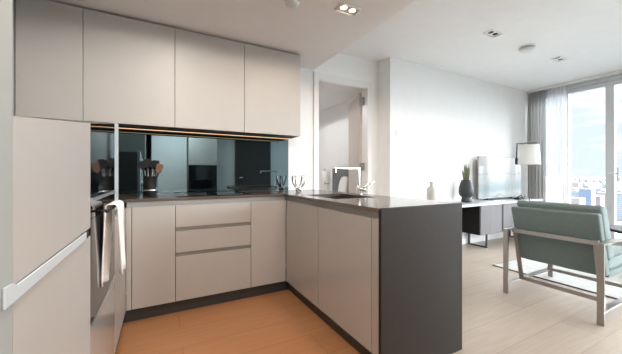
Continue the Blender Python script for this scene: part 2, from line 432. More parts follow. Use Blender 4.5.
bm = bmesh.new(); tube(bm, [(XF + .040, 1.33, .945), (XF + .040, 1.81, .945)], .0065)
tube(bm, [(XF, 1.36, .945), (XF + .040, 1.36, .945)], .005); tube(bm, [(XF, 1.78, .945), (XF + .040, 1.78, .945)], .005)
link('handle', bm, M['blackmetal'], d, smooth=True)

# ---- tall filler post beside the oven and the corner filler
t = thing('tall_end_panel', (-.55, 1.95, 0), 'slim pale metal edged panel standing between the oven and the tinted splashback', 'panel')
bm = bmesh.new(); prism(bm, [(1.876, 0.89), (2.034, 0.89), (2.034, topz(2.03)), (1.876, topz(1.876))], XF - .03, XF, 'x'); o = link('upright', bm, M['pull'], t); o['label'] = 'pale aluminium upright'
box('base_panel', XF - .03, XF, 1.876, 2.176, ZD0, 0.848, M['cab'], t)
box('base_panel', XF - .03, XF, 2.180, 2.438, ZD0, 0.848, M['cab'], t)
box('body', XL + .004, XF - .032, 1.876, 2.034, 0.02, topz(1.87), M['carc'], t)
box('channel', XF - .03, XF - .006, 2.036, 2.40, 0.848, 0.888, M['channel'], t)

# ---- base units of the back run
def base_unit(x0, x1, label, kind):
    t = thing('base_cabinet', ((x0 + x1) / 2, YD + .3, 0), label, 'cabinet', 'base cabinets under the back worktop')
    box('body', x0 + .001, x1 - .001, YD + .021, YK - .004, 0.10, 0.845, M['carc'], t)
    a, b = x0 + .002, x1 - .002
    if kind == 'door':
        box('door', a, b, YD, YD + .02, ZD0, ZD1, M['cab'], t, bevel=0.0012)
    elif kind == 'filler':
        box('filler_panel', a, b, YD, YD + .02, ZD0, ZD1, M['cab'], t)
    else:
        for z0, z1 in ((0.677, ZD1), (0.479, 0.645), (ZD0, 0.447)):
            d = box('drawer', a, b, YD, YD + .02, z0, z1, M['cab'], t, bevel=0.0012)
        for z0, z1 in ((0.447, 0.479), (0.645, 0.677)):
            box('finger_channel', a, b, YD + .012, YD + .0205, z0 + .001, z1 - .001, M['chandark'], t)
    return t


box_f = base_unit(-0.219, -0.184, 'narrow greige corner filler between the oven run and the back run', 'filler')
base_unit(-0.184, 0.104, 'narrow greige base cabinet with one plain door, left of the drawers', 'door')
base_unit(0.104, 0.699, 'greige base cabinet with three stacked drawers under the hob', 'drawers')
base_unit(0.699, 1.027, 'narrow greige base cabinet in the corner, right of the drawers', 'door')


def pen_unit(y0, y1, label, kind='door'):
    t = thing('peninsula_cabinet', (XP + .3, (y0 + y1) / 2, 0), label, 'cabinet', 'base cabinets of the peninsula')
    if kind != 'filler': box('body', XP + .021, 1.635, y0 + .001, y1 - .001, 0.10, 0.69, M['carc'], t)
    box('door' if kind != 'filler' else 'filler_panel', XP, XP + .02, y0 + .0024, y1 - .0024, ZD0, ZD1, M['cabgloss'] if kind != 'x' else M['cab'], t, bevel=0.0012)
    return t


pen_unit(2.405, 2.4395, 'thin greige filler strip in the inner corner of the peninsula', 'filler')
pen_unit(1.825, 2.405, 'greige peninsula cabinet with plain door under the sink')
pen_unit(1.232, 1.825, 'greige peninsula cabinet with plain door, nearest the camera')
pen_unit(1.150, 1.232, 'narrow greige strip beside the dark end panel of the peninsula', 'filler')
props(box('peninsula_back_panel', 1.637, 1.655, 1.150, 3.04, 0.0, 0.888, M['cab']), 'greige back panel of the peninsula facing the living area', 'panel')
# recessed rail under the worktop
bm = bmesh.new(); abox(bm, -0.215, XP + .003, YD + .004, YD + .02, 0.849, 0.888); abox(bm, XP + .004, XP + .02, 1.150, YD + .004, 0.849, 0.888)
props(link('worktop_channel', bm, M['channel'], loc=(0, YD, 0.849)), 'grey recessed finger rail running round under the worktop', 'rail')
# plinth
bm = bmesh.new(); abox(bm, -0.27, XP + .045, YD + .05, YD + .065, 0.0, 0.1); abox(bm, XP + .045, XP + .06, 1.150, YD + .065, 0, 0.1)
props(link('cabinet_plinth', bm, M['plinth'], loc=(0, YD + .05, 0)), 'charcoal plinth under the back run and peninsula cabinets', 'plinth')

# ---- worktop with sink cut-out
SX0, SX1, SY0, SY1 = 1.12, 1.50, 1.74, 2.24
bm = bmesh.new()
for (a, b, c, d) in ((XL + .004, XF - .004, 2.038, 2.43), (XL + .004, 1.005, 2.43, 3.046), (1.005, SX0, 1.1485, 3.046), (SX1, 1.660, 1.1485, 3.046), (SX0, SX1, 1.1485, SY0), (SX0, SX1, SY1, 3.046)):
    abox(bm, a, b, c, d, 0.8895, 0.910)
bmesh.ops.remove_doubles(bm, verts=bm.verts, dist=0.0005)
props(link('worktop', bm, M['counter'], loc=(1.0, 2.43, 0.8895)), 'dark polished stone worktop running round the back and peninsula', 'worktop')
props(box('peninsula_end_panel', 1.005, 1.660, 1.1265, 1.148, 0.0, 0.910, M['endpanel'], bevel=0.001), 'large dark stone waterfall panel closing the peninsula end', 'panel')
# sink
t = thing('sink', ((SX0 + SX1) / 2, (SY0 + SY1) / 2, 0.70), 'undermounted dark steel sink let into the peninsula worktop', 'sink')
bm = bmesh.new(); th = .004
abox(bm, SX0, SX1, SY0, SY1, 0.70, 0.704)
abox(bm, SX0 - th, SX0, SY0 - th, SY1 + th, 0.70, 0.888); abox(bm, SX1, SX1 + th, SY0 - th, SY1 + th, 0.70, 0.888)
abox(bm, SX0, SX1, SY0 - th, SY0, 0.70, 0.888); abox(bm, SX0, SX1, SY1, SY1 + th, 0.70, 0.888)
link('basin', bm, M['sinksteel'], t)
bm = bmesh.new(); lathe(bm, [(.001, .7045), (.04, .7045), (.04, .707), (.001, .709)], (SX0 + SX1) / 2, (SY0 + SY1) / 2, 20); link('drain', bm, M['chrome'], t)
# tap
t = thing('kitchen_tap', (1.56, 2.02, 0.911), 'chrome square-arched kitchen tap standing behind the sink', 'tap')
bm = bmesh.new(); lathe(bm, [(.028, .911), (.028, .918), (.02, .922), (.02, .985), (.014, .99)], 1.555, 2.03, 20); link('base', bm, M['chrome'], t, smooth=True)
bm = bmesh.new()
for a, b in (((1.555, 2.03, .985), (1.555, 2.03, 1.152)), ((1.567, 2.03, 1.143), (1.300, 2.03, 1.143)), ((1.309, 2.03, 1.14), (1.309, 2.03, 1.105))):
    flatbar(bm, a, b, (0, 1, 0), .014, .013)
link('spout', bm, M['chrome'], t, bevel=0.003)
bm = bmesh.new(); tube(bm, [(1.565, 2.02, .955), (1.60, 1.99, .985), (1.66, 1.95, 1.03)], [.011, .009, .007]); tube(bm, [(1.55, 2.03, .955), (1.60, 1.99, .955)], .017, 14); link('lever', bm, M['chrome'], t, smooth=True)

# ---- hob
t = thing('hob', (.42, 2.78, .911), 'flat black glass hob let into the back worktop', 'hob')
box('glass_top', .115, .715, 2.50, 3.0, .9105, .916, M['glassblack'], t, bevel=0.001)
bm = bmesh.new()
for cx, cy, r in ((.27, 2.62, .085), (.27, 2.86, .105), (.56, 2.62, .105), (.56, 2.86, .085)): lathe(bm, [(r, .9162), (r + .003, .9164), (r + .003, .9162)], cx, cy, 32, cap=False)
link('cooking_zone', bm, M['greyplastic'], t)

# ---- splashback
props(box('splashback', XL + .004, 1.316, 3.050, 3.059, .911, 1.495, M['mirror']), 'blue-grey tinted mirror glass splashback behind the hob', 'splashback')

# ---- wall cabinets
ZU0, ZU1 = 1.496, 2.352
for x0, x1, lb in ((-0.896, -0.519, 'pale greige wall cabinet furthest left, above the fridge'), (-0.519, 0.112, 'pale greige wall cabinet second from the left, above the utensil pot'), (0.112, 0.716, 'pale greige wall cabinet third from the left, above the hob'), (0.716, 1.313, 'pale greige wall cabinet at the right end beside the white wall')):
    t = thing('wall_cabinet', ((x0 + x1) / 2, 2.9, ZU0), lb, 'cabinet', 'wall cabinets above the splashback')
    box('body', x0 + .001, x1 - .001, 2.744, 3.046, ZU0 + .018, ZU1, M['carc'], t)
    box('door', x0 + .002, x1 - .002, 2.722, 2.742, ZU0, ZU1, M['cab'], t, bevel=0.001)
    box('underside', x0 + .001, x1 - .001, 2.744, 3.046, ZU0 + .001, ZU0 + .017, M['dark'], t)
props(box('gap_shade_strip', -.896, 1.30, 2.76, 2.775, ZU1 + .001, ZS - .001, M['dark']), 'dark strip standing in for the shade between wall cabinets and ceiling', 'trim')  # near-black strip paints the shade in the gap above the cabinets
t = thing('led_strip', (.4, 2.93, ZU0 - .01), 'thin warm orange light strip under the wall cabinets', 'light')
box('housing', -.51, 1.285, 2.905, 2.925, ZU0 - .008, ZU0, M['dark'], t); box('lens', -.51, 1.285, 2.911, 2.919, ZU0 - .012, ZU0 - .0085, M['ledglow'], t)

# ---- towel over the oven handle
bm = bmesh.new()
prof = []
cx = XF + .040
for i in range(11): prof.append((cx - .014 - .012 * (1 - i / 10) ** 1.3, .618 + i * .0325))
for i in range(1, 8):
    a = PI - PI * i / 8; prof.append((cx + .014 * math.cos(a), .943 + .0165 * math.sin(a)))
for i in range(11): prof.append((cx + .014 + .008 * (i / 10) ** 1.2, .943 - i * .0285))
NY = 16; rows = []
for j in range(NY + 1):
    s_ = j / NY; y = 1.44 + .20 * s_
    row = []
    for k, (px, pz) in enumerate(prof):
        drop = max(0, .94 - pz); side = -1 if k < 14 else 1
        px2 = px + side * (.004 + .013 * math.sin(s_ * PI * 3.0 + k * .08) * drop * 2.4 + .002)
        row.append(bm.verts.new((px2, y + (s_ - .5) * -.05 * (drop * 2.2), pz + .006 * math.sin(s_ * 7) * drop)))
    rows.append(row)
for a, b in zip(rows, rows[1:]):
    for k in range(len(prof) - 1): bm.faces.new([a[k], a[k + 1], b[k + 1], b[k]])
tw = link('tea_towel', bm, M['towel'], loc=(cx, 1.54, .62), smooth=True)
sm_ = tw.modifiers.new('thick', 'SOLIDIFY'); sm_.thickness = .0045; sm_.offset = 1
props(tw, 'white tea towel draped over the oven handle', 'towel')

# ---- utensil pot
ux, uy = -.075, 2.70
t = thing('utensil_pot', (ux, uy, .911), 'black cylindrical pot on the back worktop near the oven', 'pot')
bm = bmesh.new(); lathe(bm, [(.048, .911), (.05, .914), (.05, 1.075), (.046, 1.075), (.046, .92), (.001, .92)], ux, uy, 32, cap=False); link('pot_body', bm, M['black'], t, smooth=True)
bm = bmesh.new(); lathe(bm, [(.0505, .955), (.0515, .957), (.0515, .963), (.0505, .965)], ux, uy, 32, cap=False); link('band', bm, M['silver'], t)
def utensil(dx, dy, top, head, m1, m2, label):
    u = thing('cooking_utensil', (ux + dx * .3, uy + dy * .3, .93), label, 'utensil', 'utensils standing in the black pot')
    a = Vector((ux + dx * .3, uy + dy * .3, .925)); b = Vector((ux + dx, uy + dy, top)); d_ = (b - a).normalized()
    bm = bmesh.new(); tube(bm, [a, b], .006, 8); link('handle', bm, m1, u, smooth=True)
    bm = bmesh.new()
    n = 10; vs0 = []; side = Vector((1, 0, 0)) - d_ * d_.x; side.normalize(); nn = d_.cross(side)
    outline = {'spat': [(.008, 0), (.022, .02), (.026, .066), (.021, .078), (-.021, .078), (-.026, .066), (-.022, .02), (-.008, 0)],
               'spoon': [(.007, 0), (.018, .01), (.026, .03), (.025, .05), (.015, .068), (-.015, .068), (-.025, .05), (-.026, .03), (-.018, .01), (-.007, 0)]}[head]
    f0 = [bm.verts.new(b + side * x + d_ * y + nn * .003) for x, y in outline]; f1 = [bm.verts.new(b + side * x + d_ * y - nn * .003) for x, y in outline]
    bm.faces.new(f0); bm.faces.new(list(reversed(f1)))
    for i in range(len(outline)): bm.faces.new([f0[i], f1[i], f1[(i + 1) % len(outline)], f0[(i + 1) % len(outline)]])
    link('head', bm, m2, u, bevel=0.002)
utensil(-.05, .0, 1.13, 'spoon', M['black'], M['black'], 'black spoon leaning furthest left in the utensil pot')
utensil(-.018, .03, 1.14, 'spat', M['steel'], M['black'], 'black slotted turner in the middle of the utensil pot')
utensil(.02, -.012, 1.135, 'spoon', M['steel'], M['black'], 'round black ladle at the front of the utensil pot')
utensil(.058, -.012, 1.10, 'spat', M['black'], M['wood'], 'wooden-headed spatula leaning right in the utensil pot')
utensil(.035, .028, 1.13, 'spat', M['steel'], M['black'], 'dark spatula at the back right of the utensil pot')

# ---- pronged candle holder
hx0, hy0 = 1.33, 2.80
t = thing('candle_holder', (hx0, hy0, .911), 'silver four-pronged candle holder on the worktop corner', 'candle holder')
def prong(dx, flip):
    bm = bmesh.new(); pts = []
    for i in range(13):
        s_ = i / 12
        x = dx * (-.35 + 1.35 * (1 - (1 - s_) ** 3.2)) ; z = .920 + .155 * s_
        y = flip * (.022 - .03 * s_ * (1 - s_) * 2)
        pts.append((hx0 + x * .95 + y * .2, hy0 - x * .45 + y, z))
    tube(bm, pts, [.0135 - .003 * i / 12 + (.002 if i == 12 else 0) for i in range(13)], 10)
    return bm
for dx, fl in ((-.066, -1), (-.028, 1), (.028, -1), (.066, 1)): link('prong', prong(dx, fl), M['silver'], t, smooth=True)
bm = bmesh.new(); tube(bm, [(hx0 - .035, hy0 - .005, .918), (hx0, hy0, .934), (hx0 + .035, hy0 + .005, .918)], .008, 8); link('crossbar', bm, M['silver'], t, smooth=True)

# ================================================================== CEILING FITTINGS
def spot_lamp(x, y, z, power, col, parent, size=.10, cone=176):
    ld = bpy.data.lights.new('lamp_light', 'SPOT'); ld.energy = power; ld.color = col; ld.spot_size = math.radians(cone); ld.spot_blend = 0.15; ld.shadow_soft_size = size
    o = bpy.data.objects.new('lamp_light', ld); COL.objects.link(o); o.parent = parent; o.location = Vector((x, y, z)) - origin_of(parent)
WARM = (1.0, 0.78, 0.58); WARM2 = (1.0, 0.93, 0.86)
def twin(x, y, z, lit, label, power, col, along='x'):
    t = thing('ceiling_downlight', (x, y, z), label, 'light', 'recessed twin downlights')
    bm = bmesh.new(); hw, hh = (.092, .050) if along == 'x' else (.050, .092)
    for b in ((x - hw, x + hw, y - hh, y - hh + .006, z - .014, z - .0005), (x - hw, x + hw, y + hh - .006, y + hh, z - .014, z - .0005), (x - hw, x - hw + .006, y - hh + .006, y + hh - .006, z - .014, z - .0005), (x + hw - .006, x + hw, y - hh + .006, y + hh - .006, z - .014, z - .0005)): abox(bm, *b)
    link('bezel', bm, M['trim'], t)
    box('recess_plate', x - hw + .007, x + hw - .007, y - hh + .007, y + hh - .007, z - .0025, z - .0005, M['greyplastic'] if lit else M['trim'], t)
    for s_ in (-1, 1):
        cx, cy = (x + s_ * .04, y) if along == 'x' else (x, y + s_ * .04)
        bm = bmesh.new(); lathe(bm, [(.001, z - .004), (.024, z - .004), (.027, z - .003), (.027, z - .0026)], cx, cy, 24); link('lamp', bm, M['lampglow'] if lit else M['black'], t)
    if power: spot_lamp(x, y, z - .02, power, col, t)
    return t
twin(1.285, 1.815, ZS, True, 'lit twin square downlight in the kitchen ceiling above the peninsula', KITCHEN_SPOT * .22, WARM)
twin(0.1, 1.815, ZS, True, 'added unseen twin downlight in the kitchen ceiling above the drawers', KITCHEN_SPOT * .36, WARM2)  # unseen kitchen fittings from here on are added as fill light
twin(0.05, 0.3, ZS, True, 'added unseen twin downlight in the kitchen ceiling over the camera', KITCHEN_SPOT * 1.1, WARM2)
twin(1.285, 0.3, ZS, True, 'added unseen twin downlight in the kitchen ceiling near the living area', KITCHEN_SPOT * .5, WARM2)
twin(0.4, -1.3, ZS, True, 'added unseen twin downlight in the entrance end of the kitchen ceiling', KITCHEN_SPOT * 1.8, WARM2)
twin(3.236, 1.834, ZL, False, 'unlit black twin downlight in the living ceiling, nearest the kitchen', 0, WARM2)
twin(4.726, 1.822, ZL, False, 'unlit black twin downlight in the living ceiling, nearest the window', 0, WARM2)
def detector(x, y, z, label, r=.055):
    t = thing('smoke_detector', (x, y, z), label, 'smoke detector')
    bm = bmesh.new(); lathe(bm, [(r, z - .0005), (r, z - .012)], x, y, 32); link('base', bm, M['plastic'], t)
    bm = bmesh.new(); lathe(bm, [(r * .72, z - .0125), (r * .72, z - .026)], x, y, 32); link('vent', bm, M['greyplastic'], t)
    bm = bmesh.new(); lathe(bm, [(r * .96, z - .0265), (r * .9, z - .045), (r * .55, z - .058), (.001, z - .060)], x, y, 32); link('cover', bm, M['plastic'], t, smooth=True)
detector(3.957, 1.841, ZL, 'white round smoke detector on the living ceiling between two downlights', .085)
detector(0.85, 1.90, ZS, 'white round detector on the kitchen ceiling at the top of the view')

# ================================================================== LIVING AREA
# ---- wall plates
def plate(x, z, wdt, hgt, label, extra):
    t = thing('wall_switch', (x, YT - .006, z), label, 'switch')
    box('plate', x - wdt / 2, x + wdt / 2, YT - .009, YT - .001, z - hgt / 2, z + hgt / 2, M['plastic'], t, bevel=0.002)
    box('rocker', x - wdt / 5, x + wdt / 5, YT - .013, YT - .0095, z - hgt / 4, z + hgt / 4, M['trim'], t)
plate(2.815, 1.647, .085, .085, 'white square thermostat plate high on the white wall', 0)
plate(2.822, .985, .085, .12, 'white switch plate lower on the wall, just above the worktop', 0)

# ---- long media unit
CY0, CZT = 2.45, .68
t = thing('media_unit', (4.3, 2.62, 0), 'long low media unit with pale top and ribbed grey doors along the white wall', 'tv unit')
box('top', 2.95, 5.75, CY0 - .012, YT - .018, .646, CZT, M['slab'], t, bevel=0.002)
box('carcass', 4.031, 5.72, CY0 + .022, YT - .02, .222, .644, M['boxblack'], t)
for a, b in ((4.035, 4.555), (4.592, 5.118), (5.155, 5.70)):
    bm = bmesh.new(); n = 34
    pts = [(a, CY0 + .02)]
    for i in range(n):
        xa = a + (b - a) * i / n; xb = a + (b - a) * (i + 1) / n; g_ = (xb - xa)
        pts += [(xa + g_ * .1, CY0 + .006), (xa + g_ * .25, CY0), (xa + g_ * .75, CY0), (xa + g_ * .9, CY0 + .006)]
    pts.append((b, CY0 + .02))
    prism(bm, pts, .224, .643, 'z'); link('door', bm, M['ribbed'], t)
for xx in (4.30, 5.45):
    bm = bmesh.new(); y0, y1 = 2.53, 2.80
    for a, b in (((xx, y0, 0.0), (xx, y0, .221)), ((xx, y1, 0.0), (xx, y1, .221)), ((xx, y0, .008), (xx, y1, .008))): flatbar(bm, a, b, (1, 0, 0), .03, .016)
    link('leg', bm, M['blackmetal'], t)
box('end_support', 2.96, 2.985, CY0 + .02, YT - .02, 0.0, .645, M['ribbed'], t)

# ---- television
t = thing('television', (5.05, 2.72, .682), 'wide flat television standing on the media unit, pale seascape on its screen', 'television')
box('casing', 4.432, 5.678, 2.735, 2.752, .702, 1.384, M['chandark'], t, bevel=0.003)
sc = bpy.data.materials.new('screen_picture'); sc.use_nodes = True
sn = sc.node_tree; b = sn.nodes['Principled BSDF']; n = sn.nodes.new; l = sn.links.new
tcn = n('ShaderNodeTexCoord'); sp = n('ShaderNodeSeparateXYZ'); l(tcn.outputs['Object'], sp.inputs[0])
mpn = n('ShaderNodeMapping'); mpn.inputs['Scale'].default_value = (2.2, 1, 9); l(tcn.outputs['Object'], mpn.inputs['Vector'])
nzn = n('ShaderNodeTexNoise'); nzn.inputs['Scale'].default_value = 1.5; nzn.inputs['Detail'].default_value = 5; l(mpn.outputs['Vector'], nzn.inputs['Vector'])
m1 = n('ShaderNodeMath'); m1.operation = 'MULTIPLY_ADD'; l(nzn.outputs['Fac'], m1.inputs[0]); m1.inputs[1].default_value = .16; l(sp.outputs['Z'], m1.inputs[2])
m2 = n('ShaderNodeMath'); m2.operation = 'MULTIPLY_ADD'; l(sp.outputs['X'], m2.inputs[0]); m2.inputs[1].default_value = -.03; l(m1.outputs[0], m2.inputs[2])
crn = n('ShaderNodeValToRGB'); mrn = n('ShaderNodeMapRange'); mrn.inputs['From Min'].default_value = .08; mrn.inputs['From Max'].default_value = .78; l(m2.outputs[0], mrn.inputs['Value']); l(mrn.outputs['Result'], crn.inputs['Fac'])
e = crn.color_ramp.elements
e[0].position = 0; e[0].color = (.45, .52, .55, 1); e[1].position = 1; e[1].color = (.66, .67, .67, 1)
for p_, c_ in ((.12, (.62, .68, .70, 1)), (.25, (.42, .53, .57, 1)), (.36, (.48, .58, .62, 1)), (.44, (.60, .65, .67, 1)), (.585, (.60, .65, .67, 1)), (.60, (.33, .39, .42, 1)), (.615, (.60, .63, .64, 1))):
    q = e.new(p_); q.color = c_
b.inputs['Base Color'].default_value = (.01, .01, .01, 1); b.inputs['Roughness'].default_value = .1
l(crn.outputs['Color'], b.inputs['Emission Color']); b.inputs['Emission Strength'].default_value = .60
box('screen', 4.436, 5.674, 2.732, 2.7345, .710, 1.380, sc, t)
for xx in (4.70, 5.40):
    bm = bmesh.new(); abox(bm, xx - .02, xx + .02, 2.66, 2.80, .6805, .69); abox(bm, xx - .012, xx + .012, 2.745, 2.765, .69, .70); link('stand_foot', bm, M['black'], t)

# ---- vases
def px_u(x, v):
    r = (x - 311) / 284.871; c_, s_ = math.cos(math.radians(27.881)), math.sin(math.radians(27.881))
    return v * (s_ + r * c_) / (c_ - r * s_)
vx, vy = 3.265, 2.66
t = thing('vase', (vx, vy, CZT), 'ivory bottle-shaped vase with narrow neck, left on the media unit', 'vase')
bm = bmesh.new(); lathe(bm, [(.055, CZT + .001), (.066, .69), (.068, .84), (.067, .885), (.052, .915), (.028, .93), (.025, .965), (.034, .985), (.034, .992), (.022, .99), (.02, .94)], vx, vy, 36, cap=False)
link('vase_body', bm, M['ivory'], t, smooth=True)
vx, vy = 4.03, 2.67
t = thing('plant_vase', (vx, vy, CZT), 'charcoal shouldered vase on a foot holding a tuft of green grass', 'vase')
bm = bmesh.new(); lathe(bm, [(.066, CZT + .001), (.074, .69), (.066, .735), (.060, .75), (.093, .785), (.102, .83), (.098, .90), (.075, .985), (.066, 1.0), (.068, 1.012), (.058, 1.012), (.056, .98)], vx, vy, 36, cap=False)
link('vase_body', bm, M['darkgrey'], t, smooth=True)
bm = bmesh.new()
for i in range(60):
    a = random.uniform(0, 2 * PI); r0 = random.uniform(0, .03); r1 = r0 + random.uniform(.0, .028); h = random.uniform(.13, .26)
    p0 = Vector((vx + r0 * math.cos(a), vy + r0 * math.sin(a), .95)); p1 = Vector((vx + r1 * math.cos(a), vy + r1 * math.sin(a), 1.0 + h * .7)); p2 = Vector((vx + (r1 * 1.15) * math.cos(a + .2), vy + (r1 * 1.15) * math.sin(a + .2), 1.0 + h))
    tube(bm, [p0, p1, p2], [.003, .0035, .001], 4)
o = link('grass', bm, M['plant'], t); o['kind'] = 'stuff'

# ---- black wire ornament
t = thing('wire_ornament', (5.33, 2.6, CZT), 'small black angular wire ornament on the media unit beside the television', 'ornament')
ox, oy = 5.33, 2.58
bm = bmesh.new()
A = [(ox - .13, oy, .688), (ox - .02, oy - .02, .755), (ox + .13, oy + .02, .70), (ox, oy + .07, .688), (ox - .13, oy, .688)]
tube(bm, A, .007, 8); tube(bm, [(ox - .02, oy - .02, .755), (ox - .06, oy - .08, .688), (ox + .02, oy - .06, .735)], .007, 8); link('loop', bm, M['black'], t, smooth=True)
bm = bmesh.new(); abox(bm, ox - .15, ox - .02, oy - .06, oy + .02, .6805, .695); link('base', bm, M['black'], t, bevel=0.003)

# ---- floor lamp
lx, ly = 5.01, 2.30
t = thing('floor_lamp', (lx, ly, 0), 'tall floor lamp with white drum shade on a bent dark arm, before the curtain', 'lamp')
bm = bmesh.new(); lathe(bm, [(.14, 0.0), (.14, .018), (.02, .024)], lx, ly, 36); link('base', bm, M['blackmetal'], t)
bm = bmesh.new(); tube(bm, [(lx, ly, .02), (lx, ly, 1.62)], .007, 10); link('pole', bm, M['steel'], t)
bm = bmesh.new(); lathe(bm, [(.142, 1.246), (.124, 1.545), (.122, 1.545), (.140, 1.246)], lx, ly, 40, cap=False); o = link('lamp_shade', bm, M['shade'], t, smooth=True)
bm = bmesh.new()
flatbar(bm, (lx + .11, ly - .05, 1.580), (lx - .17, ly + .085, 1.565), (0, 0, 1), .014, .012); flatbar(bm, (lx - .17, ly + .085, 1.572), (lx - .18, ly + .09, 1.30), (1, 0, 0), .012, .012)
link('arm', bm, M['blackmetal'], t)
bm = bmesh.new(); tube(bm, [(lx - .18, ly + .09, 1.245), (lx - .18, ly + .09, 1.345)], .018, 12); link('counterweight', bm, M['blackmetal'], t)

# ---- curtains
def curtain(y0, y1, x, amp, waves, m, name, label, thick=True):
    bm = bmesh.new(); n = waves * 8; rows = []
    for z in (0.015, .9, 1.8, 2.60):
        rows.append([bm.verts.new((x + amp * math.sin(2 * PI * waves * i / n + .3 * math.sin(z * 2)) * (1 if z < 2.5 else .7), y0 + (y1 - y0) * i / n + amp * .35 * math.sin(4 * PI * waves * i / n), z)) for i in range(n + 1)])
    for a, b in zip(rows, rows[1:]):
        for i in range(n): bm.faces.new([a[i], a[i + 1], b[i + 1], b[i]])
    o = link(name, bm, m, loc=(x, (y0 + y1) / 2, 0), smooth=True)
    pass
    return props(o, label, 'curtain')
curtain(2.53, 2.80, 6.07, .035, 5, M['curtain'], 'curtain', 'opaque grey pleated curtain gathered in the corner by the white wall')
curtain(2.235, 2.52, 6.09, .028, 5, M['voile'], 'sheer_curtain', 'sheer white curtain gathered between the grey curtain and the glass', False)
props(box('curtain_rail', 6.03, 6.12, -2.2, 2.81, 2.612, 2.640, M['trim']), 'white curtain track on the ceiling along the window', 'rail')

# ---- rug
t = thing('rug', (4.6, 1.0, 0), 'pale grey rug with dark bound edge under the armchair front', 'rug')
box('pile', 3.527, 5.6, -0.6, 1.985, .0005, .011, M['rug'], t)
bm = bmesh.new(); abox(bm, 3.515, 3.526, -.61, 1.997, .0005, .011); abox(bm, 3.526, 5.61, 1.986, 1.997, .0005, .011); link('binding', bm, M['rugedge'], t)

# ---- coffee table with books
tx, ty = 5.02, .98
t = thing('coffee_table', (tx, ty, .012), 'low round dark coffee table beyond the armchair at the right edge', 'table')
bm = bmesh.new(); lathe(bm, [(.44, .415), (.45, .42), (.45, .44), (.44, .445)], tx, ty, 48); link('tabletop', bm, M['black'], t)
for k in range(4):
    a = PI / 4 + k * PI / 2; bm = bmesh.new(); tube(bm, [(tx + .36 * math.cos(a), ty + .36 * math.sin(a), .0125), (tx + .33 * math.cos(a), ty + .33 * math.sin(a), .415)], .012, 10); link('leg', bm, M['blackmetal'], t)
def book(x, y, z, a, b, h, m, label):
    t = thing('book', (x, y, z), label, 'book', 'books on the coffee table')
    bm = bmesh.new(); abox(bm, x - a, x + a, y - b, y + b, z, z + .003); abox(bm, x - a, x + a, y - b, y + b, z + h - .003, z + h); abox(bm, x - a, x - a + .003, y - b, y + b, z + .003, z + h - .003); link('cover', bm, m, t)
    box('pages', x - a + .0035, x + a - .004, y - b + .004, y + b - .004, z + .0035, z + h - .0035, M['paper'], t)
book(4.82, 1.06, .446, .09, .13, .035, M['green'], 'thick green book lying at the bottom on the coffee table')
book(4.83, 1.03, .482, .08, .11, .022, M['red'], 'thin red book lying on top of the green one')

# ---- armchair
AX0, AX1, AY0, AY1, AZ = 2.806, 3.64, .838, 1.476, .59
t = thing('armchair', ((AX0 + AX1) / 2, (AY0 + AY1) / 2, 0), 'sage green fabric armchair with flat brushed steel frame, seen from behind', 'armchair')
BW, BT = .040, .014
for y in (AY0, AY1):
    bm = bmesh.new(); flatbar(bm, (AX0, y, 0), (AX0, y, AZ), (0, 1, 0), BW, BT); link('leg', bm, M['steel'], t)
    bm = bmesh.new(); flatbar(bm, (AX1, y, .013), (AX1, y, AZ - BT), (0, 1, 0), BW, BT); link('leg', bm, M['steel'], t)
    bm = bmesh.new(); flatbar(bm, (AX0 + BT / 2 + .0005, y, AZ - BT / 2), (AX1 + BT / 2, y, AZ - BT / 2), (0, 1, 0), BW, BT); link('armrest', bm, M['steel'], t)
    bm = bmesh.new(); flatbar(bm, (AX0 + .008, y, .098), (AX1 - .008, y, .098), (0, 1, 0), BW, BT); link('side_stretcher', bm, M['steel'], t)
def bx_at(z): return 2.985 + (2.868 - 2.985) * (z - .12) / (.60 - .12)
for y in (AY0 + .045, AY1 - .045):
    bm = bmesh.new(); flatbar(bm, (bx_at(.11), y, .11), (bx_at(.60), y, .60), (0, 1, 0), .035, .012); link('back_support', bm, M['steel'], t)
bm = bmesh.new(); flatbar(bm, (bx_at(.575) - .012, AY0 + .026, .578), (bx_at(.575) - .012, AY1 - .026, .578), (0, 0, 1), .032, .012); link('back_rail', bm, M['steel'], t)
bm = bmesh.new(); flatbar(bm, (2.985, AY0 + .026, .126), (2.985, AY1 - .026, .126), (0, 0, 1), .032, .012); link('rear_stretcher', bm, M['steel'], t)
bm = bmesh.new(); flatbar(bm, (3.52, AY0 + .026, .126), (3.52, AY1 - .026, .126), (0, 0, 1), .03, .012); link('front_stretcher', bm, M['steel'], t)
# padded back: thick slab with its lower edge kicked under the seat
def pad(name, pts, y0, y1, m, r, sub=2):
    bm = bmesh.new(); prism(bm, pts, y0, y1, 'y'); o = link(name, bm, m, t, bevel=r, seg=4, smooth=True); return o
pad('backrest', [(2.864, .790), (2.935, .795), (3.09, .31), (3.012, .30)], AY0 + .03, AY1 - .006, M['fabric'], .016)
pad('back_cushion', [(2.930, .835), (2.965, .853), (3.045, .84), (3.195, .43), (3.080, .42)], AY0 + .034, AY1 - .02, M['fabric2'], .026)
pad('seat_base', [(3.07, .285), (3.62, .285), (3.62, .335), (3.07, .335)], AY0 + .032, AY1 - .032, M['fabric'], .012)
pad('seat_cushion', [(3.05, .337), (3.64, .345), (3.64, .455), (3.05, .425)], AY0 + .032, AY1 - .032, M['fabric2'], .028)
bm = bmesh.new()
for z in (.36, .43): tube(bm, [(3.08, AY0 + .031, z), (3.62, AY0 + .031, z + .012)], .005, 6)
link('piping', bm, M['fabric2'], t)

